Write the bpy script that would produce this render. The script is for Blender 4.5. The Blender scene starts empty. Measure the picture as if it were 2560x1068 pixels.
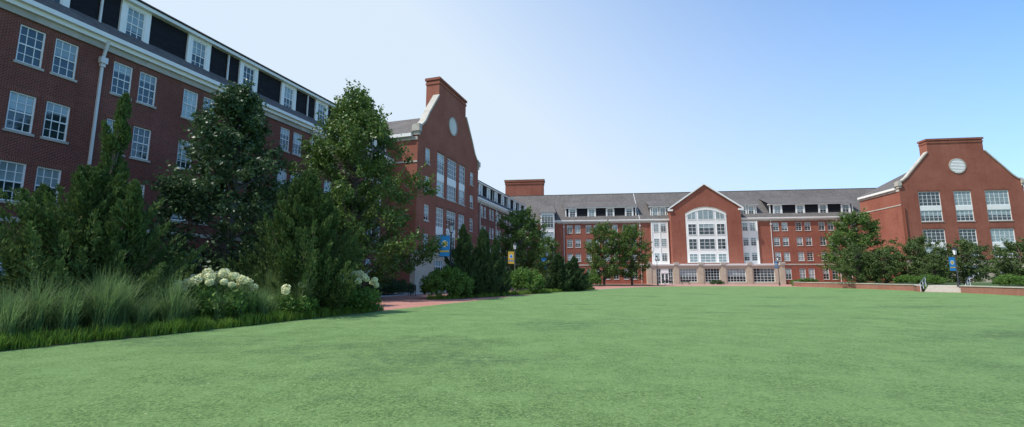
import bpy, math, random
import numpy as np
from mathutils import Vector, Matrix
random.seed(7)
RNG=np.random.default_rng(7)
scene=bpy.context.scene
col=scene.collection
rad=math.radians

# ------------------------------------------------------------------ materials
def newmat(name):
    m=bpy.data.materials.new(name); m.use_nodes=True
    nt=m.node_tree; b=nt.nodes['Principled BSDF']
    return m,nt,b
def N(nt,t,**k):
    n=nt.nodes.new(t)
    for a,v in k.items():
        if a.startswith('i_'): n.inputs[a[2:].replace('_',' ')].default_value=v
        else: setattr(n,a,v)
    return n
def L(nt,a,b): nt.links.new(a,b)
def mixc(nt,fac,a,b,mode='MIX'):
    n=nt.nodes.new('ShaderNodeMix'); n.data_type='RGBA'; n.blend_type=mode
    for idx,v in ((0,fac),(6,a),(7,b)):
        if hasattr(v,'links') or isinstance(v,bpy.types.NodeSocket): L(nt,v,n.inputs[idx])
        else: n.inputs[idx].default_value=v if idx==0 else (*v,1) if len(v)==3 else v
    return n.outputs[2]
def noise(nt,vec,scale,detail=4,rough=.6):
    n=nt.nodes.new('ShaderNodeTexNoise'); n.inputs['Scale'].default_value=scale
    n.inputs['Detail'].default_value=detail; n.inputs['Roughness'].default_value=rough
    if vec is not None: L(nt,vec,n.inputs['Vector'])
    return n.outputs[0]
def ramp(nt,fac,p0,p1,c0=0,c1=1):
    n=nt.nodes.new('ShaderNodeMapRange'); n.clamp=True
    n.inputs[1].default_value=p0;n.inputs[2].default_value=p1
    n.inputs[3].default_value=c0;n.inputs[4].default_value=c1
    L(nt,fac,n.inputs[0]); return n.outputs[0]
def bump(nt,b,h,s=.3,d=.02):
    n=nt.nodes.new('ShaderNodeBump'); n.inputs['Strength'].default_value=s; n.inputs['Distance'].default_value=d
    L(nt,h,n.inputs['Height']); L(nt,n.outputs[0],b.inputs['Normal'])

def brickmat(name,c1,c2,mortar,bw=.22,rh=.078,ms=.011,rough=.9,vert=False,var=.35,bmp=.4):
    m,nt,b=newmat(name)
    uv=N(nt,'ShaderNodeUVMap').outputs[0]
    vec=uv
    if vert:
        mp=N(nt,'ShaderNodeMapping'); mp.inputs['Rotation'].default_value=(0,0,rad(90)); L(nt,uv,mp.inputs[0]); vec=mp.outputs[0]
    br=N(nt,'ShaderNodeTexBrick'); L(nt,vec,br.inputs['Vector'])
    br.inputs['Color1'].default_value=(*c1,1); br.inputs['Color2'].default_value=(*c2,1); br.inputs['Mortar'].default_value=(*mortar,1)
    br.inputs['Scale'].default_value=1; br.inputs['Mortar Size'].default_value=ms; br.inputs['Mortar Smooth'].default_value=.2
    br.inputs['Brick Width'].default_value=bw; br.inputs['Row Height'].default_value=rh
    n1=noise(nt,uv,.22,5,.65); n2=noise(nt,uv,2.5,4,.7)
    c=mixc(nt,ramp(nt,n1,.35,.7,0,var),br.outputs[0],tuple(x*.55 for x in c2))
    c=mixc(nt,ramp(nt,n2,.5,.8,0,var*.8),c,tuple(min(1,x*1.35) for x in c1))
    mp2=N(nt,'ShaderNodeMapping'); mp2.inputs['Scale'].default_value=(1.6,.12,1); L(nt,uv,mp2.inputs[0])
    n3=noise(nt,mp2.outputs[0],1.0,5,.7); c=mixc(nt,ramp(nt,n3,.5,.75,0,var*.7),c,tuple(x*.5 for x in c2))
    L(nt,c,b.inputs['Base Color']); b.inputs['Roughness'].default_value=rough; b.inputs['Specular IOR Level'].default_value=.2
    bump(nt,b,br.outputs[1],-bmp,.01)
    return m
def plain(name,c,rough=.6,var=.15,scale=1.5,metal=0,spec=None):
    m,nt,b=newmat(name)
    tc=N(nt,'ShaderNodeTexCoord').outputs['Object']
    n=noise(nt,tc,scale,5,.65)
    cc=mixc(nt,ramp(nt,n,.35,.75,0,1),c,tuple(x*(1-var) for x in c))
    L(nt,cc,b.inputs['Base Color']); b.inputs['Roughness'].default_value=rough; b.inputs['Metallic'].default_value=metal
    if spec is not None: b.inputs['Specular IOR Level'].default_value=spec
    return m
M={}
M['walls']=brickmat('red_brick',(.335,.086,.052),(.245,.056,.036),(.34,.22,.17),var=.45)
wing_brick=brickmat('red_brick_shaded',(.21,.050,.036),(.12,.029,.022),(.28,.185,.15),var=.45)  # same brick as the other walls, left wing's shade painted into darker colours
M['soldier']=brickmat('soldier_brick',(.23,.058,.04),(.16,.04,.028),(.28,.19,.15),bw=.22,rh=.078,vert=True)
M['stone']=brickmat('cream_stone',(.52,.45,.36),(.46,.39,.31),(.34,.29,.24),bw=.8,rh=.4,ms=.012,var=.2)
M['coping']=plain('limestone',(.50,.47,.42),.85,.4,.8)
M['trim']=plain('white_trim',(.82,.82,.81),.5,.08,.7)
M['frames']=plain('white_window_frame',(.82,.83,.84),.45,.06,1)
M['roof']=brickmat('grey_shingles',(.19,.172,.166),(.115,.105,.102),(.055,.053,.053),bw=.32,rh=.14,ms=.012,var=.55,bmp=.5)
M['panel']=brickmat('dark_slate_panel',(.022,.024,.032),(.015,.016,.022),(.01,.01,.012),bw=.3,rh=.14,ms=.01,var=.3)
M['metal']=plain('painted_downpipe',(.66,.66,.66),.45,.1,2)
def glassmat(name,c,blind):
    m,nt,b=newmat(name)
    tc=N(nt,'ShaderNodeUVMap').outputs[0]
    n=noise(nt,tc,.9,3,.5)
    g=N(nt,'ShaderNodeNewGeometry').outputs['Random Per Island']
    cc=mixc(nt,ramp(nt,n,.35,.7),c,tuple(x*.55 for x in c))
    cc=mixc(nt,ramp(nt,g,0,1,0,.55),cc,tuple(x*.35 for x in c))
    L(nt,cc,b.inputs['Base Color']); b.inputs['Roughness'].default_value=.04 if not blind else .12
    b.inputs['IOR'].default_value=1.75
    n2=noise(nt,tc,.7,2,.4); bump(nt,b,n2,.05,.05)
    return m
M['glass']=glassmat('window_glass',(.025,.05,.06),False)
M['blinds']=glassmat('window_blinds',(.36,.47,.50),True)

# ------------------------------------------------------------------ mesh helpers
def empty(name,loc=(0,0,0)):
    e=bpy.data.objects.new(name,None); e.empty_display_size=.5; e.location=loc; col.objects.link(e); return e
def link_mesh(name,me,parent=None):
    o=bpy.data.objects.new(name,me); col.objects.link(o)
    if parent is not None: o.parent=parent
    return o
class B:
    """builder in a facade frame: s along wall, d outward, z up"""
    def __init__(s,name,origin,ang_dir,mats=None):
        s.mats=dict(M); s.mats.update(mats or {})
        s.name=name; s.o=origin; dx,dy=ang_dir; l=math.hypot(dx,dy); s.e=(dx/l,dy/l); s.n=(dy/l,-dx/l); s.p={}
    def w(s,p):
        return (s.o[0]+s.e[0]*p[0]+s.n[0]*p[1], s.o[1]+s.e[1]*p[0]+s.n[1]*p[1], p[2])
    def poly(s,part,pts,uv=None):
        V,F,U=s.p.setdefault(part,([],[],[]))
        b=len(V); V+= [s.w(p) for p in pts]; F.append(tuple(range(b,b+len(pts))))
        if uv is None: uv=[(p[0],p[2]) for p in pts]
        U+=uv
    def box(s,part,s0,s1,d0,d1,z0,z1):
        q=s.poly
        q(part,[(s0,d1,z0),(s1,d1,z0),(s1,d1,z1),(s0,d1,z1)])
        q(part,[(s0,d0,z0),(s1,d0,z0),(s1,d0,z1),(s0,d0,z1)])
        for x in (s0,s1): q(part,[(x,d0,z0),(x,d1,z0),(x,d1,z1),(x,d0,z1)],[(d0,z0),(d1,z0),(d1,z1),(d0,z1)])
        for z in (z0,z1): q(part,[(s0,d0,z),(s1,d0,z),(s1,d1,z),(s0,d1,z)],[(s0,d0),(s1,d0),(s1,d1),(s0,d1)])
    def wall(s,part,s0,s1,z0,z1,d,ops=(),reveal=.14,rpart=None):
        zs=sorted({z0,z1,*[z for o in ops for z in (o[2],o[3]) if z0<z<z1]})
        for za,zb in zip(zs,zs[1:]):
            zm=(za+zb)/2
            cut=sorted([(o[0],o[1]) for o in ops if o[2]<zm<o[3]])
            x=s0
            for a,b in cut+[(s1,s1)]:
                if a>x+1e-4: s.poly(part,[(x,d,za),(a,d,za),(a,d,zb),(x,d,zb)])
                x=max(x,b)
        r=rpart or part
        for a,b,za,zb in ops:
            e=d-reveal-.05
            for x in (a,b): s.poly(r,[(x,d,za),(x,e,za),(x,e,zb),(x,d,zb)],[(d,za),(e,za),(e,zb),(d,zb)])
            for z in (za,zb): s.poly(r,[(a,d,z),(b,d,z),(b,e,z),(a,e,z)],[(a,d),(b,d),(b,e),(a,e)])
    def pane(s,a,b,z0,z1,d,blind):
        zc=z1-(z1-z0)*blind
        if zc>z0+.02: s.poly('glass',[(a,d,z0),(b,d,z0),(b,d,zc),(a,d,zc)])
        if zc<z1-.02: s.poly('blinds',[(a,d,zc),(b,d,zc),(b,d,z1),(a,d,z1)])
    def window(s,a,b,z0,z1,d,cols=3,rows=4,rev=.12,fr=.07,mun=.03,blind=None,meet=True):
        g=d-rev
        if blind is None: blind=random.choice([0,.3,.45,.5,.5,.7,1,1])
        s.pane(a,b,z0,z1,g,blind)
        f0,f1=g-.02,g+.06
        s.box('frames',a,a+fr,f0,f1,z0,z1); s.box('frames',b-fr,b,f0,f1,z0,z1)
        s.box('frames',a+fr,b-fr,f0,f1,z0,z0+fr); s.box('frames',a+fr,b-fr,f0,f1,z1-fr,z1)
        if meet:
            zm=(z0+z1)/2; s.box('frames',a+fr,b-fr,f0,f1-.01,zm-fr*.45,zm+fr*.45)
        for i in range(1,cols):
            x=a+(b-a)*i/cols; s.box('frames',x-mun/2,x+mun/2,g-.015,g+.03,z0+fr,z1-fr)
        for j in range(1,rows):
            if meet and rows%2==0 and j==rows//2: continue
            z=z0+(z1-z0)*j/rows; s.box('frames',a+fr,b-fr,g-.012,g+.027,z-mun/2,z+mun/2)
    def finish(s):
        root=empty(s.name,(s.o[0],s.o[1],0))
        for part,(V,F,U) in s.p.items():
            me=bpy.data.meshes.new(part); 
            me.from_pydata([(v[0]-s.o[0],v[1]-s.o[1],v[2]) for v in V],[],F)
            uvl=me.uv_layers.new(name='UVMap'); uvl.data.foreach_set('uv',[c for u in U for c in u])
            me.materials.append(s.mats[part]); link_mesh(part,me,root)
        return root
    def beam(s,part,p,q,thick,dd):
        """sloped bar from p to q in s/z plane with thickness, depth range dd"""
        (s0,z0),(s1,z1)=p,q; l=math.hypot(s1-s0,z1-z0); nx,nz=-(z1-z0)/l*thick,(s1-s0)/l*thick
        if nz<0: nx,nz=-nx,-nz
        P=[(s0,z0),(s1,z1),(s1+nx,z1+nz),(s0+nx,z0+nz)]
        f=[(a,dd[1],b) for a,b in P]; g=[(a,dd[0],b) for a,b in P]
        s.poly(part,f); s.poly(part,g)
        for i in range(4):
            j=(i+1)%4; s.poly(part,[f[i],f[j],g[j],g[i]],[(f[i][0],0),(f[j][0],0),(f[j][0],.5),(f[i][0],.5)])

ROWS=[(12.35,14.3),(8.85,10.8),(5.35,7.3)]
EAVE=15.5; RIDGE=23.5; RD=-8.6
def pair_ops(c,sep,w,ground=(1.1,3.6)):
    o=[]
    for x in (c-sep/2,c+sep/2):
        for z0,z1 in ROWS: o.append((x-w/2,x+w/2,z0,z1))
        o.append((x-w/2,x+w/2,*ground))
    return o
def fill_ops(b,ops,d,cols=3,rows=4):
    for a,e,z0,z1 in ops:
        b.window(a,e,z0,z1,d,cols,rows)
        b.box('coping',a-.08,e+.08,d-.1,d+.07,z0-.13,z0-.003)
        b.box('soldier',a-.12,e+.12,d-.01,d+.006,z1+.002,z1+.24)
def cornice(b,s0,s1,d=0):
    b.box('coping',s0,s1,d-.1,d+.12,EAVE-.85,EAVE-.5)
    b.box('trim',s0,s1,d-.1,d+.3,EAVE-.5,EAVE-.25)
    b.box('trim',s0,s1,d-.1,d+.52,EAVE-.25,EAVE)
def main_roof(b,s0,s1,ends=(0,0)):
    k=math.hypot(RIDGE-EAVE,RD-.5)
    b.poly('roof',[(s0,.5,EAVE+.01),(s1,.5,EAVE+.01),(s1+ends[1],RD,RIDGE),(s0+ends[0],RD,RIDGE)],[(s0,0),(s1,0),(s1,k),(s0,k)])
    b.poly('roof',[(s0,2*RD-.5,EAVE),(s1,2*RD-.5,EAVE),(s1+ends[1],RD,RIDGE),(s0+ends[0],RD,RIDGE)],[(s0,0),(s1,0),(s1,k),(s0,k)])
    b.box('roof',s0+ends[0],s1+ends[1],RD-.15,RD+.15,RIDGE-.04,RIDGE+.06)
def dormers(b,s0,s1,cents,w=1.05,cols=3,rows=4,casing=.32):
    dz0,dz1=16.25,18.55; d=-.75
    b.box('panel',s0,s1,d-.3,d,dz0-.5,dz1)
    for x in (s0,s1):
        b.poly('panel',[(x,d,dz0-.5),(x,-5.4,20.4),(x,d,dz1)],[(0,0),(4,4),(0,2)])
    b.box('trim',s0-.25,s1+.25,d-.3,d+.42,dz1,dz1+.22)
    b.box('trim',s0,s1,d-.3,d+.03,dz0-.08,dz0+.04)
    b.box('trim',s0-.02,s0+.25,d,d+.04,dz0+.04,dz1); b.box('trim',s1-.25,s1+.02,d,d+.04,dz0+.04,dz1)
    b.poly('roof',[(s0-.3,d+.5,dz1+.24),(s1+.3,d+.5,dz1+.24),(s1+.3,-6.3,21.2),(s0-.3,-6.3,21.2)],[(s0,0),(s1,0),(s1,5.6),(s0,5.6)])
    for c in cents:
        b.box('trim',c-w/2-casing,c-w/2,d,d+.14,dz0-.25,dz1-.003); b.box('trim',c+w/2,c+w/2+casing,d,d+.14,dz0-.25,dz1-.003)
        b.box('trim',c-w/2,c+w/2,d,d+.14,dz1-.22,dz1-.004); b.box('trim',c-w/2-casing-.06,c+w/2+casing+.06,d,d+.2,dz0-.35,dz0-.25)
        b.box('trim',c-w/2,c+w/2,d,d+.12,dz0-.25,dz0+.02)
        b.window(c-w/2,c+w/2,dz0+.02,dz1-.22,d+.04,cols,rows,rev=.01,mun=.035)
def downpipe(b,s,d=0,upper=False):
    b.box('metal',s-.06,s+.06,d+.02,d+.14,.1,EAVE-1.5)
    b.box('metal',s-.17,s+.17,d+.01,d+.27,EAVE-1.7,EAVE-1.35)
    b.box('metal',s-.11,s+.11,d+.02,d+.2,EAVE-1.9,EAVE-1.7)
    b.poly('metal',[(s-.06,d+.15,EAVE-1.35),(s+.06,d+.15,EAVE-1.35),(s+.06,d+.45,EAVE-.4),(s-.06,d+.45,EAVE-.4)])
    b.poly('metal',[(s-.06,d+.03,EAVE-1.35),(s-.06,d+.15,EAVE-1.35),(s-.06,d+.45,EAVE-.4),(s-.06,d+.3,EAVE-.4)])
    if upper:
        b.box('metal',s-.05,s+.05,-.7,-.6,16.1,18.5)
def tall_bay(b,c,w,d,z0,z1,rows,roof=True):
    b.box('trim',c-w/2,c+w/2,-.1,d,z0,z1)
    for za,zb in rows:
        b.window(c-w/2+.25,c+w/2-.25,za,zb,d+.02,4,3,rev=-.005,mun=.05,blind=random.choice([.2,.5,1]))
    if roof:
        b.poly('roof',[(c-w/2-.4,d+.35,z1+.15),(c+w/2+.4,d+.35,z1+.15),(c+w/2-.4,-4.5,z1+2.6),(c-w/2+.4,-4.5,z1+2.6)],[(0,0),(w,0),(w,4),(0,4)])
        for sg in (-1,1):
            b.poly('roof',[(c+sg*(w/2+.4),d+.35,z1+.15),(c+sg*(w/2-.4),-4.5,z1+2.6),(c+sg*(w/2+.4),-4.5,z1+.15)],[(0,0),(4,3),(4,0)])
        b.box('trim',c-w/2-.35,c+w/2+.35,-1,d+.3,z1,z1+.14)
        b.box('panel',c-w/2,c+w/2,-4,0.0,15,z1)

# ------------------------------------------------------------------ left wing
dl=(.3065,.9519); nl=(.9519,-.3065)
F0=(-28.56,9.2)
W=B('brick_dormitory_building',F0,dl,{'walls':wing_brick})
cents=[13.96+4.16*i for i in range(-4,24)]
PAV=55.4
cents=[c for c in cents if 1<c and c<106.5]
ops=[]
for c in cents:
    if abs(c-PAV)<8.5: continue
    ops+=pair_ops(c,1.42,1.02)
near=[o for o in ops]
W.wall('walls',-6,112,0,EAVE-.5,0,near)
fill_ops(W,near,0)
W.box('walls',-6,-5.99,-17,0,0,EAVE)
W.box('coping',-6,112,-.05,.07,4.35,4.6)
cornice(W,-6,113)
main_roof(W,-6,116)
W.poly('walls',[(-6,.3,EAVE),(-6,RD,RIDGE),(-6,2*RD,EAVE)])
dl1=[c for c in cents if c<44.5]; dl2=[c for c in cents if c>66]
dormers(W,-4,46,dl1); dormers(W,65,105.5,dl2)
for s in (7.96,16.28,24.6,32.9,41.2,66.2,74.5,82.8,91.1,99.4): downpipe(W,s,0,True)
W.finish()

# ------------------------------------------------------------------ gable pavilion
def two_storey(b,c,w,z0,z1,d,cols,cut=True):
    zm=z0+(z1-z0)*.44; t=.42
    b.window(c-w/2,c+w/2,z0,zm-t,d,cols,3,rev=.14,fr=.1,mun=.05,meet=False,blind=random.choice([0,.5,1]))
    b.window(c-w/2,c+w/2,zm+t,z1,d,cols,4,rev=.14,fr=.1,mun=.05,meet=False,blind=random.choice([0,.4,1]))
    b.box('trim',c-w/2,c+w/2,d-.16,d-.04,zm-t,zm+t)
    b.box('coping',c-w/2-.1,c+w/2+.1,d-.1,d+.08,z0-.16,z0-.003)
    b.box('soldier',c-w/2-.12,c+w/2+.12,d-.01,d+.008,z1+.002,z1+.3)
def pavilion(name,origin,dirv,hw,bays,smalls,back,base=0.0,extra=None):
    b=B(name,origin,dirv,extra)
    k=hw/9.4
    ops=[];two=[];sm=[];gr=[]
    for c,w,cols in bays:
        for z0,z1 in ((11.9,17.5),(5.2,10.4)): two.append((c,w,z0,z1,cols)); ops.append((c-w/2,c+w/2,z0,z1))
        gr.append((c-w/2-.3,c+w/2+.3,base+.6,3.8))
    for c in smalls:
        for z1 in (17.3,13.8,10.3,6.8): sm.append((c-.6,c+.6,z1-1.9,z1))
    ops+=sm
    b.wall('walls',-hw,hw,4.4,19.0,0,ops)
    b.wall('stone',-hw-.06,hw+.06,0,4.4,.09,gr,reveal=.2)
    b.box('coping',-hw-.1,hw+.1,-.1,.18,4.4,4.7)
    for c,w,z0,z1,cols in two: two_storey(b,c,w,z0,z1,0,cols)
    for a,e,z0,z1 in sm:
        b.window(a,e,z0,z1,0,2,4); b.box('coping',a-.08,e+.08,-.1,.07,z0-.13,z0-.003)
    for a,e,z0,z1 in gr: b.window(a,e,z0,z1,.09,4,4,rev=.2,fr=.1,mun=.05,meet=False,blind=.3)
    # gable
    ch=4.3*k; zt=27.7; zc=25.1
    prof=[(-hw,19.0),(-hw,19.5),(-hw+.7,19.6),(-hw+1.6,20.35),(-(hw+ch)/2+.1,21.95),(-ch,zc)]
    full=prof+[(-x,z) for x,z in reversed(prof)]
    b.poly('walls',[(x,0,z) for x,z in full]); b.poly('walls',[(x,-.6,z) for x,z in full])
    for i in range(len(prof)-1):
        (x0,z0),(x1,z1)=prof[i],prof[i+1]
        if i>=1:
            b.beam('coping',(x0,z0),(x1,z1),.22,(-.75,.14)); b.beam('coping',(-x0,z0),(-x1,z1),.22,(-.75,.14))
    for sg in (-1,1):
        b.box('coping',*(sorted((sg*(hw-.35),sg*(hw+.28)))),-.7,.3,18.75,19.5)
        b.box('coping',*(sorted((sg*(hw-.3),sg*(hw+.14)))),-.7,.16,18.3,18.75)
    # chimney block
    b.box('walls',-ch,ch,-1.9,.004,21,zt-.9)
    b.box('walls',-ch-.08,ch+.08,-1.98,.09,zt-.9,zt-.6)
    b.box('walls',-ch,ch,-1.9,.005,zt-.6,zt-.35)
    b.box('walls',-ch-.16,ch+.16,-2.06,.17,zt-.35,zt-.06)
    b.box('panel',-ch-.12,ch+.12,-2.02,.13,zt-.06,zt)
    # louvre vent
    n=28;r=1.15*k;zv=22.3
    ring=[];inner=[]
    for i in range(n):
        a=2*math.pi*i/n; ring.append((math.cos(a)*r*1.14,math.sin(a)*r*1.14)); inner.append((math.cos(a)*r,math.sin(a)*r))
    for i in range(n):
        j=(i+1)%n
        b.poly('coping',[(ring[i][0],.09,zv+ring[i][1]),(ring[j][0],.09,zv+ring[j][1]),(inner[j][0],.09,zv+inner[j][1]),(inner[i][0],.09,zv+inner[i][1])])
        b.poly('coping',[(ring[i][0],.09,zv+ring[i][1]),(ring[j][0],.09,zv+ring[j][1]),(ring[j][0],0,zv+ring[j][1]),(ring[i][0],0,zv+ring[i][1])])
    b.poly('trim',[(x,.02,zv+z) for x,z in inner])
    m=9
    for i in range(m):
        z=-r+ (i+.5)*2*r/m; x=math.sqrt(max(0,r*r-z*z))
        b.poly('trim',[(-x,.03,zv+z+.09),(x,.03,zv+z+.09),(x,.1,zv+z-.08),(-x,.1,zv+z-.08)])
    # side walls, eaves, roof
    for sg in (-1,1):
        x=sg*hw
        b.poly('walls',[(x,0,0),(x,-back,0),(x,-back,18.3),(x,0,18.3)],[(0,0),(back,0),(back,18.3),(0,18.3)])
        b.box('stone',*sorted((x-sg*.05,x+sg*.06)),-.5,.09,0,4.4)
        b.box('coping',*sorted((x-sg*.05,x+sg*.07)),-back,0,15.0,15.2)
        b.box('coping',*sorted((x-sg*.05,x+sg*.1)),-back,-.02,17.7,18.1)
        b.box('trim',*sorted((x-sg*.05,x+sg*.4)),-back,-.72,18.1,18.5)
        b.poly('roof',[(x+sg*.4,-.6,18.52),(x+sg*.4,-back,18.52),(0,-back,24.1),(0,-.6,24.1)],[(0,0),(back,0),(back,11),(0,11)])
    return b
o=(F0[0]+dl[0]*PAV+nl[0]*3.55, F0[1]+dl[1]*PAV+nl[1]*3.55)
P=pavilion('brick_gable_building',o,dl,9.4,[(-3.35,2.1,3),(0,2.9,4),(3.35,2.1,3)],[-6.9,6.9],13)
P.finish()
er=(.9922,-.1244)
zR=(83.6,83.4)
P2=pavilion('brick_gable_building',zR,er,10.4,[(-5.4,3.7,5),(.2,2.9,4),(5.9,3.9,5)],[],12,base=.8)
P2.finish()

# ------------------------------------------------------------------ main hall
C=B('brick_main_hall',(46.2,108.0),er)
ops=[]
for c in (-31.2,-26.6,-22.2,-17.8,16.7,21.7,26.7,31.6): ops+=pair_ops(c,1.95,1.3)
C.wall('walls',-44,36,0,EAVE-.5,0,ops); fill_ops(C,ops,0,2,4)
C.box('coping',-44,36,-.05,.08,4.35,4.65)
cornice(C,-44,36); main_roof(C,-52,44)
dormers(C,-33.2,-15.9,(-31.4,-26.7,-22.2,-17.6),w=1.4,cols=2); dormers(C,14.9,33.2,(16.7,21.7,26.7,31.6),w=1.4,cols=2)
dormers(C,-12.6,-8.4,(-11.4,-9.6),w=1.2,cols=2,casing=.2); dormers(C,7.8,12.0,(9.0,10.8),w=1.2,cols=2,casing=.2)
for s in (-33.6,-15.3,14.6,28.8): downpipe(C,s)
# centre gabled bay
d=2.0; cx=-.45; hw=7.9; ez=17.7; pz=23.2
C.wall('walls',cx-hw,cx+hw,0,ez,d)
C.poly('walls',[(cx-hw,d,ez),(cx+hw,d,ez),(cx,d,pz)])
for sg in (-1,1):
    x=cx+sg*hw
    C.poly('walls',[(x,0,0),(x,d,0),(x,d,ez),(x,0,ez)],[(0,0),(d,0),(d,ez),(0,ez)])
    C.poly('walls',[(x,-4,14),(x,0,14),(x,0,ez),(x,-4,ez)],[(0,0),(4,0),(4,4),(0,4)])
    C.beam('trim',(x+sg*.5,ez-.25),(cx,pz+.12),.3,(d-.3,d+.3))
    C.poly('roof',[(x+sg*.5,d+.1,ez-.0),(x+sg*.5,-10,ez-.0),(cx,-10,pz+.35),(cx,d+.1,pz+.35)],[(0,0),(12,0),(12,9),(0,9)])
    C.box('trim',*sorted((x-sg*.5,x+sg*.6)),d-.1,d+.32,ez-.6,ez-.2)
# arched window
ax0,ax1=cx-4.6,cx+4.6; z0=4.9; zs=16.2; rise=1.5
def arch(x,inset=0):
    t=(x-cx)/4.6; return zs+rise*(1-t*t)-inset
pts=[(ax0,z0),(ax1,z0)]+[(ax1-(ax1-ax0)*i/20,arch(ax1-(ax1-ax0)*i/20)) for i in range(21)]
C.poly('trim',[(x,d+.06,z) for x,z in pts])
for i in range(20):
    xa=ax0+(ax1-ax0)*i/20; xb=ax0+(ax1-ax0)*(i+1)/20
    C.poly('trim',[(xa,d+.14,arch(xa)),(xb,d+.14,arch(xb)),(xb,d+.14,arch(xb)-.4),(xa,d+.14,arch(xa)-.4)])
    C.poly('coping',[(xa,d+.05,arch(xa)+.35),(xb,d+.05,arch(xb)+.35),(xb,d+.05,arch(xb)),(xa,d+.05,arch(xa))])
    C.poly('trim',[(xa,d+.14,arch(xa)),(xb,d+.14,arch(xb)),(xb,d,arch(xb)),(xa,d,arch(xa))])
colsx=[(cx-4.15,cx-2.25,2),(cx-1.75,cx+1.75,3),(cx+2.25,cx+4.15,2)]
for (a,e,nc) in colsx:
    for (za,zb,bl) in ((5.0,7.0,1),(8.0,10.5,0),(11.4,14.0,random.choice([0,.4]))):
        C.window(a,e,za,zb,d+.08,nc,3,rev=-.005,fr=.1,mun=.07,meet=False,blind=bl)
    n=6; q=[(a,15.0),(e,15.0)]+[(e-(e-a)*i/n,arch(e-(e-a)*i/n,.5)) for i in range(n+1)]
    C.poly('blinds',[(x,d+.09,z) for x,z in q])
    for i in range(0,nc+1):
        x=a+(e-a)*i/nc; C.box('frames',x-.05,x+.05,d+.07,d+.13,15.0,arch(x,.5))
    C.box('frames',a,e,d+.07,d+.125,14.98,15.1)
# white bays flanking
for c in (-10.7,9.6):
    C.box('trim',c-2.0,c+2.0,-.1,.25,4.6,14.7)
    for zz in ROWS:
        for x in (c-.85,c+.85): C.window(x-.62,x+.62,zz[0],zz[1],.27,2,4,rev=-.005,mun=.04)
    for x in (c-1.85,c,c+1.85): C.box('trim',x-.12,x+.12,.25,.34,4.6,14.7)
# arcade
ad=4.2; a0,a1=-14.2,14.6
wins=[(-12.6,-8.9),(-7.4,-3.6),(-1.9,1.3),(2.9,6.9),(8.5,13.0)]
aops=[(a,b,.05 if i==0 else .5,3.55) for i,(a,b) in enumerate(wins)]
C.wall('stone',a0,a1,0,4.1,ad,aops,reveal=.3)
for x in (a0,a1): C.poly('stone',[(x,0,0),(x,ad,0),(x,ad,4.1),(x,0,4.1)],[(0,0),(ad,0),(ad,4),(0,4)])
C.box('trim',a0-.1,a1+.1,0,ad+.1,4.1,4.35); C.box('trim',a0-.25,a1+.25,0,ad+.25,4.35,4.6)
for i,(a,b) in enumerate(wins):
    if i==0:
        C.window(a,a+1.0,.05,3.55,ad,2,4,rev=.3,meet=False,mun=.06,blind=0); C.window(b-1.0,b,.05,3.55,ad,2,4,rev=.3,meet=False,mun=.06,blind=0)
        C.box('frames',a+1.0,b-1.0,ad-.3,ad-.1,2.5,3.55)
        for x in (a+1.0,(a+b)/2+.0):
            C.window(x,x+.85,.05,2.5,ad,1,2,rev=.25,fr=.14,meet=False,blind=0)
    else: C.window(a,b,.5,3.55,ad,6 if b-a>3.4 else 5,5,rev=.3,fr=.09,mun=.055,meet=False,blind=0 if i in(2,4) else .55)
for x in (-14.2,-8.15,-2.75,2.1,7.7,14.6):
    C.box('stone',x-.5,x+.5,ad-.02,ad+.12,0,4.35)
    C.box('coping',x-.56,x+.56,ad-.02,ad+.4,4.6,4.95)
# corner bay at the junction with the left wing
tall_bay(C,-37.6,3.4,1.3,5.0,17.4,[(13.6,16.9),(10.2,12.6),(6.2,9.2)])
C.box('walls',-35.6,-35.2,-.05,.3,0,EAVE)
# vertical joint on roof
C.poly('metal',[(-15.4,.5,EAVE+.06),(-15.28,.5,EAVE+.06),(-15.28,RD,RIDGE+.07),(-15.4,RD,RIDGE+.07)])
C.finish()

# far chimney of the wing behind
K=B('brick_chimney_block',(3.6,131),er)
K.box('walls',-5.6,5.6,-3,0,10,28.6); K.box('walls',-5.75,5.75,-3.1,.15,28.6,28.9); K.box('walls',-5.6,5.6,-3,0.01,28.9,29.3)
K.box('walls',-5.9,5.9,-3.2,.25,29.3,29.8); K.box('coping',-5.95,5.95,-3.25,.3,29.8,29.95)
K.finish()

# ------------------------------------------------------------------ right connector wing
R=B('brick_dormitory_building',(80.4,104.2),(-6.9,-20.0))
ops=[]
for c in (3.0,7.3): ops+=pair_ops(c,1.7,1.15)
R.wall('walls',-3,21,0,EAVE-.5,0,ops); fill_ops(R,ops,0,2,4)
R.box('coping',-3,20.5,-.05,.08,4.35,4.65)
cornice(R,-1,19.5); main_roof(R,-8,12.5,(0,0))
R.poly('roof',[(12.5,.5,EAVE+.01),(19,.5,EAVE+.01),(19,-3,EAVE+3.0),(12.5,-3.2,EAVE+3.2)],[(0,0),(6,0),(6,5),(0,5)])
dormers(R,.5,9.2,(2.2,4.9,7.6),w=1.2,cols=2)
tall_bay(R,13.0,3.6,.7,5.0,18.2,[(14.0,17.6),(9.6,12.6),(6.0,8.6)])
downpipe(R,17.5); downpipe(R,10.4)
R.finish()

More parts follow.
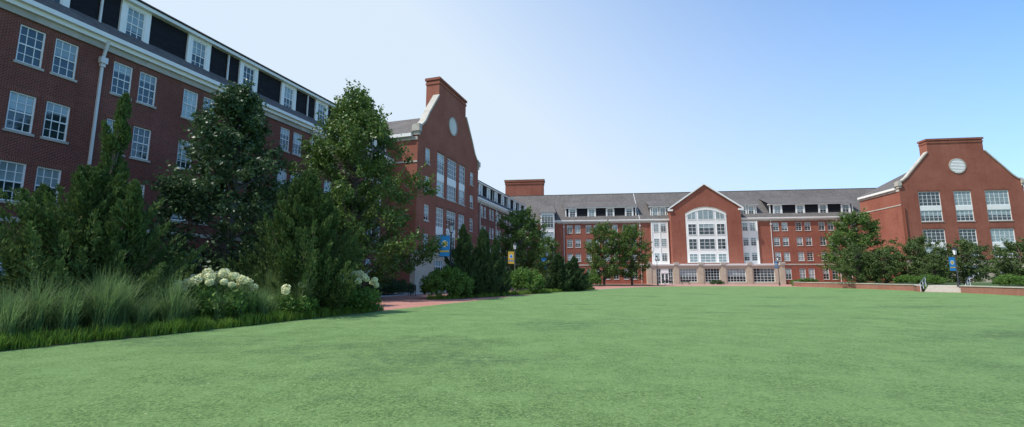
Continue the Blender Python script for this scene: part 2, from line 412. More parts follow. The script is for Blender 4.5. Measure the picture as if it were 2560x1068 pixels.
# ------------------------------------------------------------------ ground sheets
def sheet(name,pts,z,mat,skirt=0):
    V=[(x,y,z) for x,y in pts]; F=[tuple(range(len(pts)))]
    if skirt:
        n=len(pts); V+=[(x,y,z-skirt) for x,y in pts]
        for i in range(n): F.append((i,(i+1)%n,n+(i+1)%n,n+i))
    me=bpy.data.meshes.new(name); me.from_pydata(V,[],F); me.materials.append(mat)
    return link_mesh(name,me)
def turfmat():
    m,nt,b=newmat('artificial_turf')
    tc=N(nt,'ShaderNodeTexCoord').outputs['Object']
    fine=noise(nt,tc,24,4,.95); fine2=noise(nt,tc,5,8,.95); mid=noise(nt,tc,.7,9,.85); big=noise(nt,tc,.09,4,.6)
    c=mixc(nt,ramp(nt,fine,.40,.60),(.032,.078,.022),(.245,.365,.130))
    c=mixc(nt,ramp(nt,fine2,.46,.58,0,.5),c,(.065,.135,.042))
    c=mixc(nt,ramp(nt,mid,.44,.58,0,.45),c,(.215,.335,.125))
    c=mixc(nt,ramp(nt,big,.35,.7,0,.3),c,(.135,.25,.088))
    mp=N(nt,'ShaderNodeMapping'); mp.inputs['Scale'].default_value=(.11,.24,1); mp.inputs['Rotation'].default_value=(0,0,.25); mp.inputs['Location'].default_value=(6.4,2.9,0); L(nt,tc,mp.inputs[0])
    wear=noise(nt,mp.outputs[0],1.0,6,.65); wf=noise(nt,tc,2.6,9,1.0)
    mul=N(nt,'ShaderNodeMath',operation='MULTIPLY'); L(nt,ramp(nt,wear,.54,.66,0,1),mul.inputs[0]); L(nt,ramp(nt,wf,.46,.56,0,.85),mul.inputs[1])
    c=mixc(nt,mul.outputs[0],c,(.04,.075,.04))
    sp=noise(nt,tc,15,1,.5); c=mixc(nt,ramp(nt,sp,.755,.78,0,.9),c,(.42,.41,.28))
    L(nt,c,b.inputs['Base Color']); b.inputs['Roughness'].default_value=.85
    b.inputs['Specular IOR Level'].default_value=.15
    bump(nt,b,fine,.9,.03)
    return m
def soil(name,a,bb,sc=3):
    m,nt,b=newmat(name); tc=N(nt,'ShaderNodeTexCoord').outputs['Object']
    n1=noise(nt,tc,sc,6,.75); n2=noise(nt,tc,40,3,.8)
    c=mixc(nt,ramp(nt,n1,.35,.7),a,bb); c=mixc(nt,ramp(nt,n2,.4,.7,0,.5),c,tuple(x*.5 for x in a))
    L(nt,c,b.inputs['Base Color']); b.inputs['Roughness'].default_value=.95; bump(nt,b,n2,.7,.03); return m
def paving():
    m,nt,b=newmat('brick_paving'); tc=N(nt,'ShaderNodeTexCoord').outputs['Object']
    mp=N(nt,'ShaderNodeMapping'); mp.inputs['Rotation'].default_value=(0,0,rad(-18)); L(nt,tc,mp.inputs[0])
    br=N(nt,'ShaderNodeTexBrick'); L(nt,mp.outputs[0],br.inputs['Vector'])
    br.inputs['Color1'].default_value=(.46,.18,.13,1); br.inputs['Color2'].default_value=(.35,.13,.095,1); br.inputs['Mortar'].default_value=(.22,.16,.13,1)
    br.inputs['Scale'].default_value=1; br.inputs['Brick Width'].default_value=.22; br.inputs['Row Height'].default_value=.11; br.inputs['Mortar Size'].default_value=.008
    n1=noise(nt,tc,.5,5,.7); c=mixc(nt,ramp(nt,n1,.4,.7,0,.5),br.outputs[0],(.46,.26,.21))
    L(nt,c,b.inputs['Base Color']); b.inputs['Roughness'].default_value=.85; return m
MT=turfmat(); MS=soil('mulch_soil',(.06,.045,.03),(.10,.075,.05)); MG=soil('lawn_grass',(.06,.11,.03),(.09,.14,.045)); MP=paving()
concrete=plain('concrete_paving',(.42,.40,.37),.9,.25,2)
sheet('ground',[(-1500,-1500),(1500,-1500),(1500,1500),(-1500,1500)],0,MG)
sheet('brick_paving',[(-40,-30),(60,-30),(60,40),(95,40),(95,110),(0,118),(-6,112)],.005,MP)
field=[(-22,-10),(-16.5,0),(-11.9,10.6),(-10.2,14),(-8.4,18.6),(-6.2,24.0),(-2.9,32.2),(-.1,39.5),(2.6,46),(6.6,53.5),(11.5,61.5),(17,70),(22,76.5),(29,81),(37,83),(44,82.2),(48,79),(49.6,73),(49.6,64),(48.6,56),(46,52),(48,49.2),(47.3,47.8),(45.6,40),(43,25),(40,0),(38,-30),(-30,-30)]
sheet('turf_field',field,.012,MT)
def ribbon(name,pts,w,z0,z1,mat,parent=None):
    V=[];F=[]
    n=len(pts)
    for i,(x,y) in enumerate(pts):
        a=pts[max(0,i-1)]; c=pts[min(n-1,i+1)]; dx,dy=c[0]-a[0],c[1]-a[1]; l=math.hypot(dx,dy); nx,ny=-dy/l*w/2,dx/l*w/2
        V+=[(x-nx,y-ny,z0),(x-nx,y-ny,z1),(x+nx,y+ny,z1),(x+nx,y+ny,z0)]
    for i in range(n-1):
        for k in range(4): F.append((4*i+k,4*i+(k+1)%4,4*i+4+(k+1)%4,4*i+4+k))
    F+=[(0,1,2,3),(4*n-4,4*n-3,4*n-2,4*n-1)]
    me=bpy.data.meshes.new(name); me.from_pydata(V,[],F); me.materials.append(mat)
    uvl=me.uv_layers.new(name='UVMap')
    acc=[0]
    for i in range(1,n): acc.append(acc[-1]+math.hypot(pts[i][0]-pts[i-1][0],pts[i][1]-pts[i-1][1]))
    uvl.data.foreach_set('uv',[c for l in me.loops for c in (acc[l.vertex_index//4], V[l.vertex_index][2]+ (0 if l.vertex_index%4<2 else w))])
    return link_mesh(name,me,parent)
ribbon('field_kerb',field[10:18],.3,0,.03,concrete)
sheet('concrete_path',[(-16,36),(-13,44),(-10.5,53),(3,92),(30,97),(58,93),(58,90),(31,93),(6,88),(-7.6,52),(-9.6,43.5),(-12,35.5)],.0095,concrete)
bed1=[(-30,-12),(-21.9,-10),(-16.4,0),(-11.8,10.6),(-10.1,14),(-8.3,18.6),(-6.5,23.2),(-7.6,24.6),(-12.5,25.6),(-19,20),(-26,8)]
bed2=[(-6.3,34.2),(-4.6,34.6),(-3.2,36.2),(-.7,40.3),(2.65,46),(6.65,53.5),(11.5,61.5),(9.5,62.5),(3.0,53),(-2.5,44),(-6.5,37)]
sheet('planting_bed',bed1,.03,MS,.03); sheet('planting_bed',bed2,.03,MS,.03)
sheet('planting_bed',[(11,84),(28,84),(29,100),(8,106),(2,100)],.06,MS,.06)
sheet('planting_bed',[(-30.5,-4),(-25.2,9),(-21,17),(-15,32),(-11,44),(-13.5,46.6),(-15,43),(-28.3,9)],.06,MS,.06)
# terrace + walls + steps on the right
ter=[(50.3,80),(50.3,64),(49.3,56),(46.6,52.6),(48.3,54.2),(50.4,51.4),(48.6,49.2),(47.9,47.6),(46.2,40),(43.6,25),(41,5),(150,5),(150,80),(75,84),(56,86),(51,84)]
sheet('terrace_ground',ter,.72,MG,.7)
wallm=brickmat('garden_wall_brick',(.36,.13,.09),(.27,.09,.065),(.36,.28,.23))
for pts in ([(54,86.5),(51,83),(49.9,79),(50.0,64),(49.0,56),(46.1,52.2)],[(48.2,49.3),(47.6,47.7),(45.9,40),(43.3,25),(40.7,5)]):
    g=empty('garden_retaining_wall'); ribbon('wall_face',pts,.4,0,.68,wallm,g); ribbon('wall_cap',pts,.52,.682,.79,M['coping'],g)
M['steps']=plain('step_concrete',(.50,.46,.41),.9,.25,3)
st=B('stone_steps',(46.35,51.85),(1.95,-2.6)); L_=3.25
for i in range(6):
    st.box('steps',0,L_,-.36*i-3,-.36*i-.004*i,.12*i+.001*i,.12*(i+1)+.001)
def tubes(name,segs,r,mat,parent=None,n=8):
    V=[];F=[]
    for p,q,*rr in segs:
        r0,r1=(rr+[r,r])[:2] if rr else (r,r)
        p=Vector(p);q=Vector(q);d=(q-p).normalized(); a=d.orthogonal().normalized(); b=d.cross(a); k=len(V)
        for c,rad_ in ((p,r0),(q,r1)):
            for i in range(n):
                t=2*math.pi*i/n; V.append(tuple(c+a*math.cos(t)*rad_+b*math.sin(t)*rad_))
        for i in range(n): F.append((k+i,k+(i+1)%n,k+n+(i+1)%n,k+n+i))
        F.append(tuple(range(k,k+n)));F.append(tuple(range(k+n,k+2*n)))
    me=bpy.data.meshes.new(name); me.from_pydata(V,[],F); me.materials.append(mat)
    if n>5:
        for p in me.polygons: p.use_smooth=len(p.vertices)==4
    return link_mesh(name,me,parent)
st.finish()
railm=plain('galvanised_rail',(.55,.56,.57),.35,.1,5,metal=.6)
for off in (-.25,L_+.2):
    A=st.w((off,.3,0)); Bq=st.w((off,-2.2,0)); g=empty('handrail',(A[0],A[1],0)); 
    def rl(p): return (p[0]-A[0],p[1]-A[1],p[2])
    segs=[]
    for hh in (.95,.5): segs+= [(rl((A[0],A[1],hh)),rl((Bq[0],Bq[1],hh+.75)))]
    for t in (0,.5,1):
        x=A[0]+(Bq[0]-A[0])*t;y=A[1]+(Bq[1]-A[1])*t; segs.append((rl((x,y,.02+.7*t*.8)),rl((x,y,.95+.75*t))))
    tubes('rails',segs,.028,railm,g)

# ------------------------------------------------------------------ vegetation
def leafmat(name,c,c2,tr=.25,rough=.6):
    m,nt,b=newmat(name)
    g=N(nt,'ShaderNodeNewGeometry').outputs['Random Per Island']
    tc=N(nt,'ShaderNodeTexCoord').outputs['Object']
    n=noise(nt,tc,.9,3,.6)
    cc=mixc(nt,g,c,c2); cc=mixc(nt,ramp(nt,n,.35,.7,0,.6),cc,tuple(x*.6 for x in c))
    L(nt,cc,b.inputs['Base Color']); b.inputs['Roughness'].default_value=rough; b.inputs['Specular IOR Level'].default_value=.25
    t=N(nt,'ShaderNodeBsdfTranslucent'); L(nt,cc,t.inputs[0]); mx=N(nt,'ShaderNodeMixShader'); mx.inputs[0].default_value=tr
    L(nt,b.outputs[0],mx.inputs[1]); L(nt,t.outputs[0],mx.inputs[2]); L(nt,mx.outputs[0],nt.nodes['Material Output'].inputs[0]); return m
bark=plain('bark',(.11,.09,.075),.95,.5,6)
LM={'tree':leafmat('tree_leaf',(.080,.15,.034),(.145,.225,.055),rough=.45),
    'dark':leafmat('dark_leaf',(.042,.085,.036),(.085,.145,.055),rough=.42),
    'juniper':leafmat('juniper_leaf',(.055,.110,.032),(.12,.18,.048),.2,.8),
    'juniperdark':leafmat('juniper_leaf_dark',(.045,.09,.036),(.085,.14,.05),.15,.8),
    'hawthorn':leafmat('hawthorn_leaf',(.070,.12,.036),(.13,.185,.058),.2,.6),
    'shrub':leafmat('shrub_leaf',(.085,.18,.03),(.15,.26,.055)),
    'grass':leafmat('ornamental_grass_blade',(.13,.225,.075),(.22,.32,.13),.4),
    'liriope':leafmat('liriope_blade',(.11,.21,.025),(.19,.31,.05),.35),
    'bloom':leafmat('hydrangea_bloom',(.74,.77,.42),(.84,.84,.62),.25)}
def nrm(a): return a/np.maximum(np.linalg.norm(a,axis=1,keepdims=True),1e-6)
def np_mesh(name,V,nq,mat):
    """V: (nq*4,3) quads"""
    me=bpy.data.meshes.new(name); nv=len(V)
    me.vertices.add(nv); me.vertices.foreach_set('co',V.astype(np.float32).ravel())
    me.loops.add(nv); me.loops.foreach_set('vertex_index',np.arange(nv,dtype=np.int32))
    me.polygons.add(nq); me.polygons.foreach_set('loop_start',np.arange(0,nv,4,dtype=np.int32))
    me.update(calc_edges=True); me.materials.append(mat); return me
def leaf_quads(c,d,l,w):
    d=nrm(d); r=RNG.normal(size=c.shape); p=nrm(np.cross(d,r))
    l=np.broadcast_to(np.asarray(l),(len(c),))[:,None]; w=np.broadcast_to(np.asarray(w),(len(c),))[:,None]
    V=np.stack([c-d*l/2,c+p*w/2-d*l*.05,c+d*l/2,c-p*w/2-d*l*.05],axis=1); return V.reshape(-1,3)
def crown_profile(t,kind):
    if kind=='pyr': return (min(1,(t+.05)/.25))**.6*(1-t)**.62*1.25
    if kind=='oval': return (min(1,(t+.2)/.4))**.7*max(0,1-t**2.0)**.75
    if kind=='round': return max(.05,1-abs((t-.42)/.62)**2.3)**.6
def deciduous_meshes(H,Wd,base,seed,kind,ncl,per,ls,mat,clr=.75):
    rs=np.random.default_rng(seed); r=random.Random(seed)
    lob=[(r.uniform(0,6.28),r.uniform(.8,1.25)) for _ in range(7)]
    cl=[]
    segs=[]; tr=H*.016+.05
    prev=(0,0,-.1); x=y=0
    K=7
    axis=[(0,0,0)]
    for i in range(1,K+1):
        x+=r.uniform(-.12,.12); y+=r.uniform(-.12,.12); p=(x,y,H*.9*i/K); segs.append((prev,p,tr*(1-(i-1)/K)+.02,tr*(1-i/K)+.02)); prev=p; axis.append(p)
    for i in range(ncl):
        t=r.random()**.9; a=r.uniform(0,2*math.pi)
        f=1+.2*math.sin(2*a+lob[0][0]+t*5)+.16*math.sin(5*a+lob[1][0]-t*9)+.1*math.sin(9*t*3+lob[2][0])
        R=Wd/2*crown_profile(t,kind)*f*.9
        rho=r.random()**.45
        z=base+(H-base)*t*.97+r.uniform(-.3,.3)
        c=(R*rho*math.cos(a),R*rho*math.sin(a),z); cl.append((c,clr*r.uniform(.5,1.2)*(1-.3*t)))
        if i%3==0:
            z0=max(base*.7,z-R*rho*.6-.4); k=min(K,int(z0/(H*.9)*K)); ax=axis[k]
            m=((ax[0]+c[0])/2,(ax[1]+c[1])/2,(z0+c[2])/2-.1)
            segs.append(((ax[0],ax[1],z0),m,.05+tr*.22,.035)); segs.append((m,c,.035,.012))
    P=[];D=[]
    for c,rr in cl:
        n=int(per*(rr/clr)**1.5)+8
        v=nrm(rs.normal(size=(n,3)))*(rs.random((n,1))**.5)*rr*np.array([1.15,1.15,.75])
        P.append(v+np.array(c)); D.append(rs.normal(size=(n,3))+np.array([0,0,-.3])+nrm(v)*.5)
        for _ in range(2):
            dd=np.array([c[0],c[1],Wd*.25+r.uniform(-.5,1.0)*Wd*.25])+rs.normal(size=3)*Wd*.12; dd=dd/np.linalg.norm(dd); q=np.linspace(0,rr*1.7,16)[:,None]*dd+np.array(c)+rs.normal(size=(16,3))*.08; P.append(q); D.append(rs.normal(size=(16,3)))
    P=np.concatenate(P);D=np.concatenate(D); keep=P[:,2]>.4; P=P[keep];D=D[keep]
    s=ls*rs.uniform(.7,1.3,len(P)); V=leaf_quads(P,D,s,s*.62)
    return np_mesh('crown',V,len(P),mat),segs
def place(name,meshes,x,y,z=0,rot=0,sc=(1,1,1)):
    root=empty(name,(x,y,z)); root.rotation_euler=(0,0,rot); root.scale=sc
    me,segs=meshes
    link_mesh('crown',me,root)
    if isinstance(segs,bpy.types.Mesh): link_mesh('trunk',segs,root)
    elif segs: tubes('trunk',segs,.1,bark,root,n=7)
    return root
def tree_asset(*a,**k):
    me,segs=deciduous_meshes(*a,**k)
    o=tubes('trunk',segs,.1,bark,None,n=6); tm=o.data; bpy.data.objects.remove(o); return me,tm
def juniper_asset(H,Wd,seed,n,per,mat,bl=.16,spires=(),main=1.0):
    """feathery upright plumes made of narrow scale-leaf sprays"""
    rs=np.random.default_rng(seed); r=random.Random(seed); P=[];D=[];S=[]; segs=[]
    stems=[(0,0,H,main)]+list(spires)
    ph=[r.uniform(0,6.28) for _ in range(4)]
    tot=sum(s[3] for s in stems)
    for sx,sy,sh,wt in stems:
        segs.append(((0,0,-.05),(sx*.6,sy*.6,sh*.35),.13,.09)); segs.append(((sx*.6,sy*.6,sh*.35),(sx,sy,sh*.93),.09,.015))
        for i in range(int(n*wt/tot)):
            t=r.random()**1.2; a=r.uniform(0,6.283)
            w=Wd*wt**.5*(.5 if wt<1 else 1)
            prof=(min(1,(t+.16)/.36))**.7*(1-t)**.8*1.2+.03
            f=1+.22*math.sin(3*a+ph[0]+6*t)+.18*math.sin(5*a+ph[1]-11*t)
            R=w/2*prof*f*r.uniform(.55,1.12)
            ax=np.array([sx*min(1,t*1.2),sy*min(1,t*1.2),0])
            tip=ax+np.array([R*math.cos(a),R*math.sin(a),sh*t*.92+.28*R+r.uniform(.0,.09)*H])
            st_=ax+np.array([R*.5*math.cos(a),R*.5*math.sin(a),max(.1,sh*t*.92-R*.25-.1)])
            if i%6==0: segs.append((tuple(ax*.9+np.array([0,0,max(.1,sh*t*.8-.3)])),tuple(st_),.03,.015)); segs.append((tuple(st_),tuple(tip),.015,.004))
            ln=np.linalg.norm(tip-st_); dd=(tip-st_)/ln
            m=int(per*r.uniform(.6,1.3)); q=rs.random((m,1))**.75
            rr=(.05+.32*(1-q)**.7)*(.5+.35*min(ln,1.6))
            cen=st_+(tip-st_)*q
            off=nrm(rs.normal(size=(m,3)))*rr*rs.random((m,1))**.35
            P.append(cen+off)
            D.append(np.tile(dd,(m,1))*.75+np.array([0,0,.45])+nrm(off)*.7+rs.normal(size=(m,3))*.35)
            S.append(bl*rs.uniform(.6,1.5,m))
    P=np.concatenate(P);D=np.concatenate(D);S=np.concatenate(S); k=P[:,2]>.05;P=P[k];D=D[k];S=S[k]
    V=leaf_quads(P,D,S,S*.34)
    o=tubes('trunk',segs,.1,bark,None,n=6); tm=o.data; bpy.data.objects.remove(o)
    return np_mesh('crown',V,len(P),mat),tm
# near trees
place('juniper_tree',juniper_asset(5.7,6.4,11,640,215,LM['juniper'],.15,spires=[(.25,.5,8.9,.34),(-1.9,.2,5.0,.4),(1.7,-.3,5.0,.4)]),-14.6,15.6)
place('juniper_tree',juniper_asset(6.7,5.3,12,640,205,LM['juniper'],.16,spires=[(-.9,.1,5.2,.35),(1.0,.3,5.3,.35)]),-9.6,21.0)
place('oak_tree',tree_asset(12.3,8.0,1.4,21,'pyr',240,150,.2,LM['dark'],clr=.7),-15.3,24.5)
place('oak_tree',tree_asset(14.9,12.2,1.0,22,'oval',370,160,.21,LM['tree'],clr=.82),-12.4,35.0,0,0,(1.08,1.08,1.11))
# mid assets
jm=[juniper_asset(6.2,3.3,31,220,130,LM['juniperdark'],.22,spires=[(.5,.2,5,.3)]),juniper_asset(6.0,3.0,32,200,130,LM['juniperdark'],.22)]
place('juniper_tree',jm[0],-4.2,38.9); place('juniper_tree',jm[1],-2.6,40.0,0,2,(1,1,1.02)); place('juniper_tree',jm[0],-1.5,41.7,0,4,(.85,.85,.85))
place('juniper_tree',jm[1],5.3,53.5,0,1,(1.2,1.2,.75)); place('juniper_tree',jm[0],7.6,56,0,3,(1.2,1.2,.68))
rt=[tree_asset(11,7.6,1.5,41,'round',170,110,.26,LM['tree'],clr=.85),tree_asset(11.5,7.0,1.5,42,'round',170,110,.26,LM['tree'],clr=.85),
    tree_asset(7,7.5,.3,43,'round',130,110,.24,LM['hawthorn'],clr=.75)]
place('street_tree',rt[0],1.2,62.5,0,0,(1.02,1.02,.97)); place('street_tree',rt[1],6.0,78,0,2,(.8,.8,.72)); 
place('street_tree',rt[1],17.6,88,0,0,(.98,.98,1.02)); place('street_tree',rt[0],23.2,89,0,1,(.92,.92,1.05))
# right trees on the terrace
T=.7
place('street_tree',rt[1],57.5,76,T,1,(1.3,1.3,1.0))
for x,y,s,h,r_ in ((50.9,67.5,.75,.78,0),(54,66.5,.8,.68,2),(57.5,64.5,.85,.90,1),(61.0,62,.9,.82,3),(55.8,60.5,.6,.55,4),(57.2,51.5,.75,.68,5),(60.9,50.5,.95,.80,1),(59.5,47.5,.6,.55,3),(64.6,52,.9,.78,0)):
    place('hawthorn_tree',rt[2],x,y,T,r_,(s,s,h))
# shrubs
def shrub_asset(w,h,seed,n,ls,mat):
    rs=np.random.default_rng(seed); P=[];D=[]
    for i in range(n//40):
        a=rs.uniform(0,6.28); u=rs.random()**.5; ph=rs.uniform(.1,1)
        c=np.array([w/2*u*math.cos(a),w/2*u*math.sin(a),h*(.15+.75*ph*math.sqrt(max(.05,1-u*u*.8)))])
        v=nrm(rs.normal(size=(40,3)))*rs.random((40,1))**.5*.3; P.append(c+v); D.append(rs.normal(size=(40,3))+nrm(v))
    P=np.concatenate(P);D=np.concatenate(D);S=ls*rs.uniform(.7,1.3,len(P)); return np_mesh('foliage',leaf_quads(P,D,S,S*.6),len(P),mat)
def put(name,me,x,y,z=0,rot=0,sc=(1,1,1)):
    o=link_mesh(name,me); o.location=(x,y,z); o.rotation_euler=(0,0,rot); o.scale=sc; return o
sh=shrub_asset(4,2.7,51,9000,.17,LM['shrub']); shd=shrub_asset(3,1.5,52,4500,.15,LM['juniperdark'])
put('round_shrub',sh,-5.2,36.9,0,0,(.98,.98,1)); put('round_shrub',sh,1.2,47.5,0,2,(1.02,1.02,1.05)); put('round_shrub',sh,-2.2,43.0,0,1,(.6,.6,.65)); put('round_shrub',sh,9.3,60.5,0,3,(.6,.6,.6))
put('round_shrub',sh,14.5,83.5,0,1,(.9,.9,.95)); put('round_shrub',shd,45,101,0,0,(1,1,.7)); put('round_shrub',sh,60.5,97,0,0,(.9,.7,.45)); put('round_shrub',sh,52.8,82,T,0,(.8,.8,.3))
for x,y,s in ((-13.2,41,1.0),(-12.0,43.5,1),(-11,45.5,.9),(-16.3,34,1),(-17.5,30.5,1.1),(-19,27,1),(-20.6,23,1.1),(-22,19,1.1),(-14.6,37.5,1)): put('foundation_shrub',shd,x,y,0,x,(s,s,s*1.1))
for x,y,s in ((53.4,49.3,.5),(51.5,47.2,.45),(52.2,44,.5),(52,40,.45),(51,36,.5),(52.2,57.5,.5),(52.5,61,.5)): put('low_shrub',sh,x,y,T,x,(s*1.4,s*1.4,s))
# hydrangeas
hb=shrub_asset(2.4,1.4,53,4200,.15,LM['shrub'])
HY=[(-10.7,16.7,1.05,38,1),(-7.75,22.2,1.05,26,2),(-9.1,19.0,.8,3,3)]
def hydrangea(x,y,s,nb,seed):
    root=empty('hydrangea_bush',(x,y,0)); f=link_mesh('foliage',hb,root); f.scale=(s,s,s)
    rs=np.random.default_rng(seed); P=[];D=[]
    for i in range(nb):
        a=rs.uniform(0,6.28);u=rs.random()**.55; c=np.array([1.15*s*u*math.cos(a),1.15*s*u*math.sin(a),s*(.95+.75*math.sqrt(1-u*u*.85)+rs.uniform(-.12,.14))])
        v=nrm(rs.normal(size=(120,3))); P.append(c+v*np.array([.145,.145,.125])*rs.uniform(.65,1.15)); D.append(np.cross(v,rs.normal(size=(120,3))))
    P=np.concatenate(P);D=np.concatenate(D); me=np_mesh('blooms',leaf_quads(P,D,.085,.075),len(P),LM['bloom']); link_mesh('blooms',me,root)
for h_ in HY: hydrangea(*h_)
# blades
def inpoly(x,y,poly):
    c=False;n=len(poly);j=n-1
    for i in range(n):
        xi,yi=poly[i];xj,yj=poly[j]
        if (yi>y)!=(yj>y) and x<(xj-xi)*(y-yi)/(yj-yi)+xi: c=not c
        j=i
    return c
def blade_mesh(name,roots,heights,leans,w,mat,seg=4):
    n=len(roots); a=RNG.uniform(0,6.283,n); dirx=np.stack([np.cos(a),np.sin(a),np.zeros(n)],1); perp=np.stack([-np.sin(a),np.cos(a),np.zeros(n)],1)
    pts=[]
    for k in range(seg+1):
        t=k/seg; z=heights*(t-.32*leans*t*t*t); o=heights*leans*.75*t*t
        pts.append(roots+dirx*o[:,None]+np.stack([np.zeros(n),np.zeros(n),z],1))
    V=[]
    for k in range(seg):
        w0=w*(1-(k/seg)**1.6)/2; w1=w*(1-((k+1)/seg)**1.6)/2+.0005
        V.append(np.stack([pts[k]-perp*w0,pts[k]+perp*w0,pts[k+1]+perp*w1,pts[k+1]-perp*w1],1))
    V=np.stack(V,1).reshape(-1,3); me=np_mesh(name,V,n*seg,mat); return link_mesh(name,me)
def clumps(centers,nper,hr,rad0=.18):
    R=[];H=[];Ln=[]
    for (x,y,s) in centers:
        n=int(nper*s); a=RNG.uniform(0,6.283,n); q=RNG.random(n)**.5*rad0*s
        R.append(np.stack([x+q*np.cos(a),y+q*np.sin(a),np.full(n,.03)],1)); H.append(RNG.uniform(hr[0],hr[1],n)*s); Ln.append(RNG.random(n)**.9*.8)
    return np.concatenate(R),np.concatenate(H),np.concatenate(Ln)
edge=[(-16.4,0),(-11.8,10.6),(-10.1,14),(-8.3,18.6),(-6.5,23.2)]
def along(t):
    L_=[math.hypot(edge[i+1][0]-edge[i][0],edge[i+1][1]-edge[i][1]) for i in range(4)]; d=t*sum(L_)
    for i in range(4):
        if d<=L_[i] or i==3:
            f=d/L_[i]; dx,dy=(edge[i+1][0]-edge[i][0])/L_[i],(edge[i+1][1]-edge[i][1])/L_[i]; return edge[i][0]+dx*d,edge[i][1]+dy*d,-dy,dx
        d-=L_[i]
cs=[]
rr=random.Random(5)
for i in range(900):
    t=rr.uniform(.25,.985); x,y,nx,ny=along(t); o=rr.uniform(.55,2.7)
    px,py=x+nx*o,y+ny*o
    if any(math.hypot(px-c[0],py-c[1])<.42 for c in cs): continue
    if any(math.hypot(px-h_[0],py-h_[1])<.9*h_[2] for h_ in HY[:2]): continue
    s=rr.choice([.7,.85,1.0,1.1,1.3])*rr.uniform(.92,1.08)
    if any(math.hypot(px-h_[0],py-h_[1])<2.0 for h_ in HY[:2]) and o<1.9: s=min(s*.72,.85)
    if y<12.6: s*=.8
    cs.append((px,py,s))
Rr,Hh,Ll=clumps(cs,230,(.85,1.8)); blade_mesh('ornamental_grass',Rr,Hh,Ll,.022,LM['grass'],4)
cs=[]
for i in range(620):
    t=rr.uniform(.2,1); x,y,nx,ny=along(t); o=rr.uniform(-.04,.8); cs.append((x+nx*o,y+ny*o,rr.uniform(.6,1.25)))
for i in range(60):
    x,y=rr.uniform(-12,-6.5),rr.uniform(22.6,25.4)
    if inpoly(x,y,bed1): cs.append((x,y,1))
for i in range(1500):
    x,y=rr.uniform(-6.5,11.5),rr.uniform(34,62)
    if inpoly(x,y,bed2): cs.append((x,y,rr.uniform(.8,1.3)))
Rr,Hh,Ll=clumps(cs,46,(.2,.44),.18); blade_mesh('border_grass',Rr,Hh,Ll,.024,LM['liriope'],3)

# ------------------------------------------------------------------ lamps with banners
blk=plain('black_lamp_paint',(.02,.02,.022),.4,.2,4); lampglass=plain('lamp_glass',(.55,.56,.55),.2,.1,3)
bcol={'blue':plain('banner_blue',(.02,.27,.66),.7,.12,2),'gold':plain('banner_gold',(.78,.50,.06),.7,.12,2),'white':plain('banner_mark_white',(.75,.76,.74),.7,.05,3)}
def meshobj(name,V,F,mat,parent): 
    me=bpy.data.meshes.new(name); me.from_pydata(V,[],F); me.materials.append(mat); return link_mesh(name,me,parent)
def lamp(x,y,z,H,main=None,side=-1,bs=1.5):
    root=empty('street_lamp',(x,y,z)); h=H-1.0
    tubes('post',[((0,0,0),(0,0,.5),.17,.13),((0,0,.5),(0,0,.62),.15,.08),((0,0,.62),(0,0,h),.065,.05),((0,0,h),(0,0,h+.12),.05,.16)],.06,blk,root,n=12)
    tubes('lantern_glass',[((0,0,h+.12),(0,0,h+.68),.13,.21)],.1,lampglass,root,n=6)
    seg=[((0,0,h+.68),(0,0,h+.74),.26,.25),((0,0,h+.74),(0,0,h+.92),.24,.06),((0,0,h+.92),(0,0,h+1.02),.03,.01)]
    for i in range(6):
        a=math.pi/3*i; seg.append(((.13*math.cos(a),.13*math.sin(a),h+.12),(.21*math.cos(a),.21*math.sin(a),h+.7),.012,.012))
    tubes('lantern_cap',seg,.1,blk,root,n=6)
    if main:
        ux,uy=.97*side,-.12*side*-1; zt=h-.15; w=bs*.5; zb=zt-bs
        tubes('banner_arm',[((0,0,zt+.03),(ux*(w+.15),uy*(w+.15),zt+.03)),((0,0,zb-.03),(ux*(w+.15),uy*(w+.15),zb-.03))],.015,blk,root)
        def pt(a,b,off=0): return (ux*(.1+a*w)-off*uy,uy*(.1+a*w)+off*(-1)*abs(ux),zb+b*bs)
        meshobj('banner',[pt(0,0),pt(1,0),pt(1,1),pt(0,1),pt(0,0,-.01),pt(1,0,-.01),pt(1,1,-.01),pt(0,1,-.01)],[(0,1,2,3),(4,5,6,7),(0,1,5,4),(1,2,6,5),(2,3,7,6),(3,0,4,7)],bcol[main],root)
        other='gold' if main=='blue' else 'blue'
        meshobj('banner_stripe',[pt(.05,.2,.006),pt(.95,.2,.006),pt(.95,.28,.006),pt(.05,.28,.006)],[(0,1,2,3)],bcol[other],root)
        n=20;V=[pt(.5+.33*math.cos(2*math.pi*i/n),.6+.165*math.sin(2*math.pi*i/n),.006) for i in range(n)]
        meshobj('banner_mark',V,[tuple(range(n))],bcol['white'],root)
        V=[pt(.5+.2*math.cos(2*math.pi*i/n),.6+.1*math.sin(2*math.pi*i/n),.011) for i in range(n)]
        meshobj('banner_mark_centre',V,[tuple(range(n))],bcol[other],root)
lamp(-5.0,37.3,0,6.2,'blue',-1,1.7); lamp(.35,55.5,0,5.9,'gold',-1,1.5); lamp(5.2,68,0,5.6,'blue',-1,1.5)
lamp(29.3,92.5,0,6); lamp(52.3,90,0,5.8,'blue',-1,1.3); lamp(60.2,76,T,5.2,'blue',-1,1.2); lamp(48.9,50.4,.6,4.4,'blue',-1,1.5)
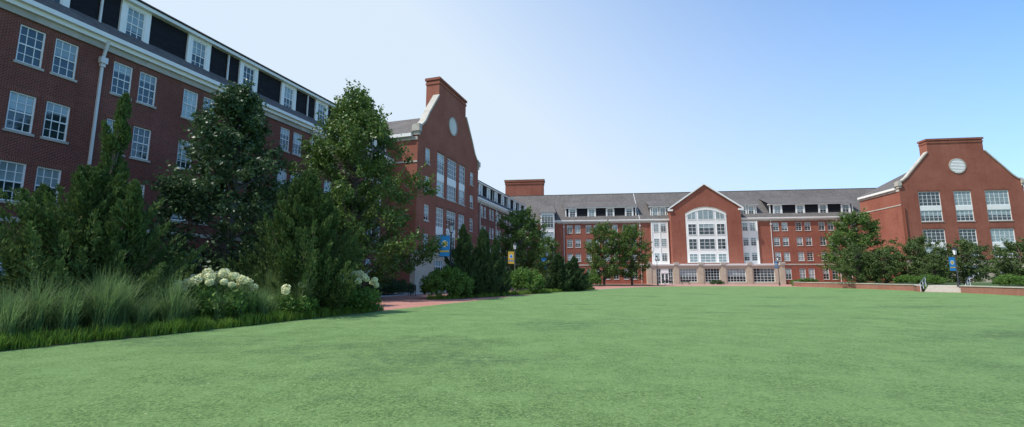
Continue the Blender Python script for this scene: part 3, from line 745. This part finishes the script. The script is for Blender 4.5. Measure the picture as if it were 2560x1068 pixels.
def bench(x,y,rot):
    root=empty('park_bench',(x,y,0)); root.rotation_euler=(0,0,rot)
    def bx(n,a,b,c,d,e,f,m): meshobj(n,[(a,c,e),(b,c,e),(b,d,e),(a,d,e),(a,c,f),(b,c,f),(b,d,f),(a,d,f)],[(0,1,2,3),(4,5,6,7),(0,1,5,4),(1,2,6,5),(2,3,7,6),(3,0,4,7)],m,root)
    for i in range(4): bx('seat_slat',-.9,.9,.02+.12*i,.11+.12*i,.43,.46,blk)
    for i in range(3): bx('back_slat',-.9,.9,.5,.53,.55+.14*i,.65+.14*i,blk)
    for k,s in enumerate((-.8,.8)):
        bx('leg',s-.03,s+.03,.04,.09,0,.43,blk); bx('leg',s-.03,s+.03,.47,.52,0,.95,blk); bx('armrest',s-.03,s+.03,.04,.5,.62,.66,blk)
bench(-9.4,42,rad(-70)); bench(33.5,98,rad(8)); bench(37,97.6,rad(8))

# ------------------------------------------------------------------ light, sky, camera
elev=56; TX,TY=.95,.31
T_=Vector((TX*math.cos(rad(elev)),TY*math.cos(rad(elev)),-math.sin(rad(elev)))).normalized()
s=bpy.data.lights.new('sun','SUN'); s.energy=5.0; s.angle=rad(.53); s.color=(1,.955,.87)
so=bpy.data.objects.new('sun',s); so.rotation_euler=T_.to_track_quat('-Z','Y').to_euler(); so.location=(-50,-20,80); col.objects.link(so)
w=bpy.data.worlds.new('World'); scene.world=w; w.use_nodes=True; nt=w.node_tree
sky=nt.nodes.new('ShaderNodeTexSky'); sky.sky_type='NISHITA'; sky.sun_disc=False; sky.sun_elevation=rad(elev); sky.sun_rotation=math.atan2(-TX,-TY)%(2*math.pi)
sky.air_density=1.0; sky.dust_density=1.0; sky.ozone_density=1.2; sky.altitude=0
gain=mixc(nt,1.0,sky.outputs[0],(.85,1.45,1.9),'MULTIPLY')
sep=nt.nodes.new('ShaderNodeSeparateXYZ'); L(nt,N(nt,'ShaderNodeTexCoord').outputs['Generated'],sep.inputs[0])
def math2(op,a,b):
    n=nt.nodes.new('ShaderNodeMath'); n.operation=op
    for i,v in enumerate((a,b)):
        if isinstance(v,(int,float)): n.inputs[i].default_value=v
        else: L(nt,v,n.inputs[i])
    return n.outputs[0]
f=math2('SUBTRACT',1.55,math2('ADD',math2('MULTIPLY',sep.outputs[0],1.15),math2('MULTIPLY',sep.outputs[2],1.5)))
haze=mixc(nt,ramp(nt,f,0,1,0,.95),gain,tuple(x/.15 for x in (.74,.86,.98)))
bg=nt.nodes['Background']; bg.inputs[1].default_value=.15; nt.links.new(haze,bg.inputs[0])
cam=bpy.data.cameras.new('camera'); cam.sensor_width=36; cam.lens=16.0; cam.clip_end=5000; cam.clip_start=.1
co=bpy.data.objects.new('camera',cam); co.location=(0,0,1.7); co.rotation_euler=(rad(90+7.905),0,0); col.objects.link(co); scene.camera=co
scene.view_settings.view_transform='Standard'; scene.view_settings.look='None'; scene.view_settings.exposure=0
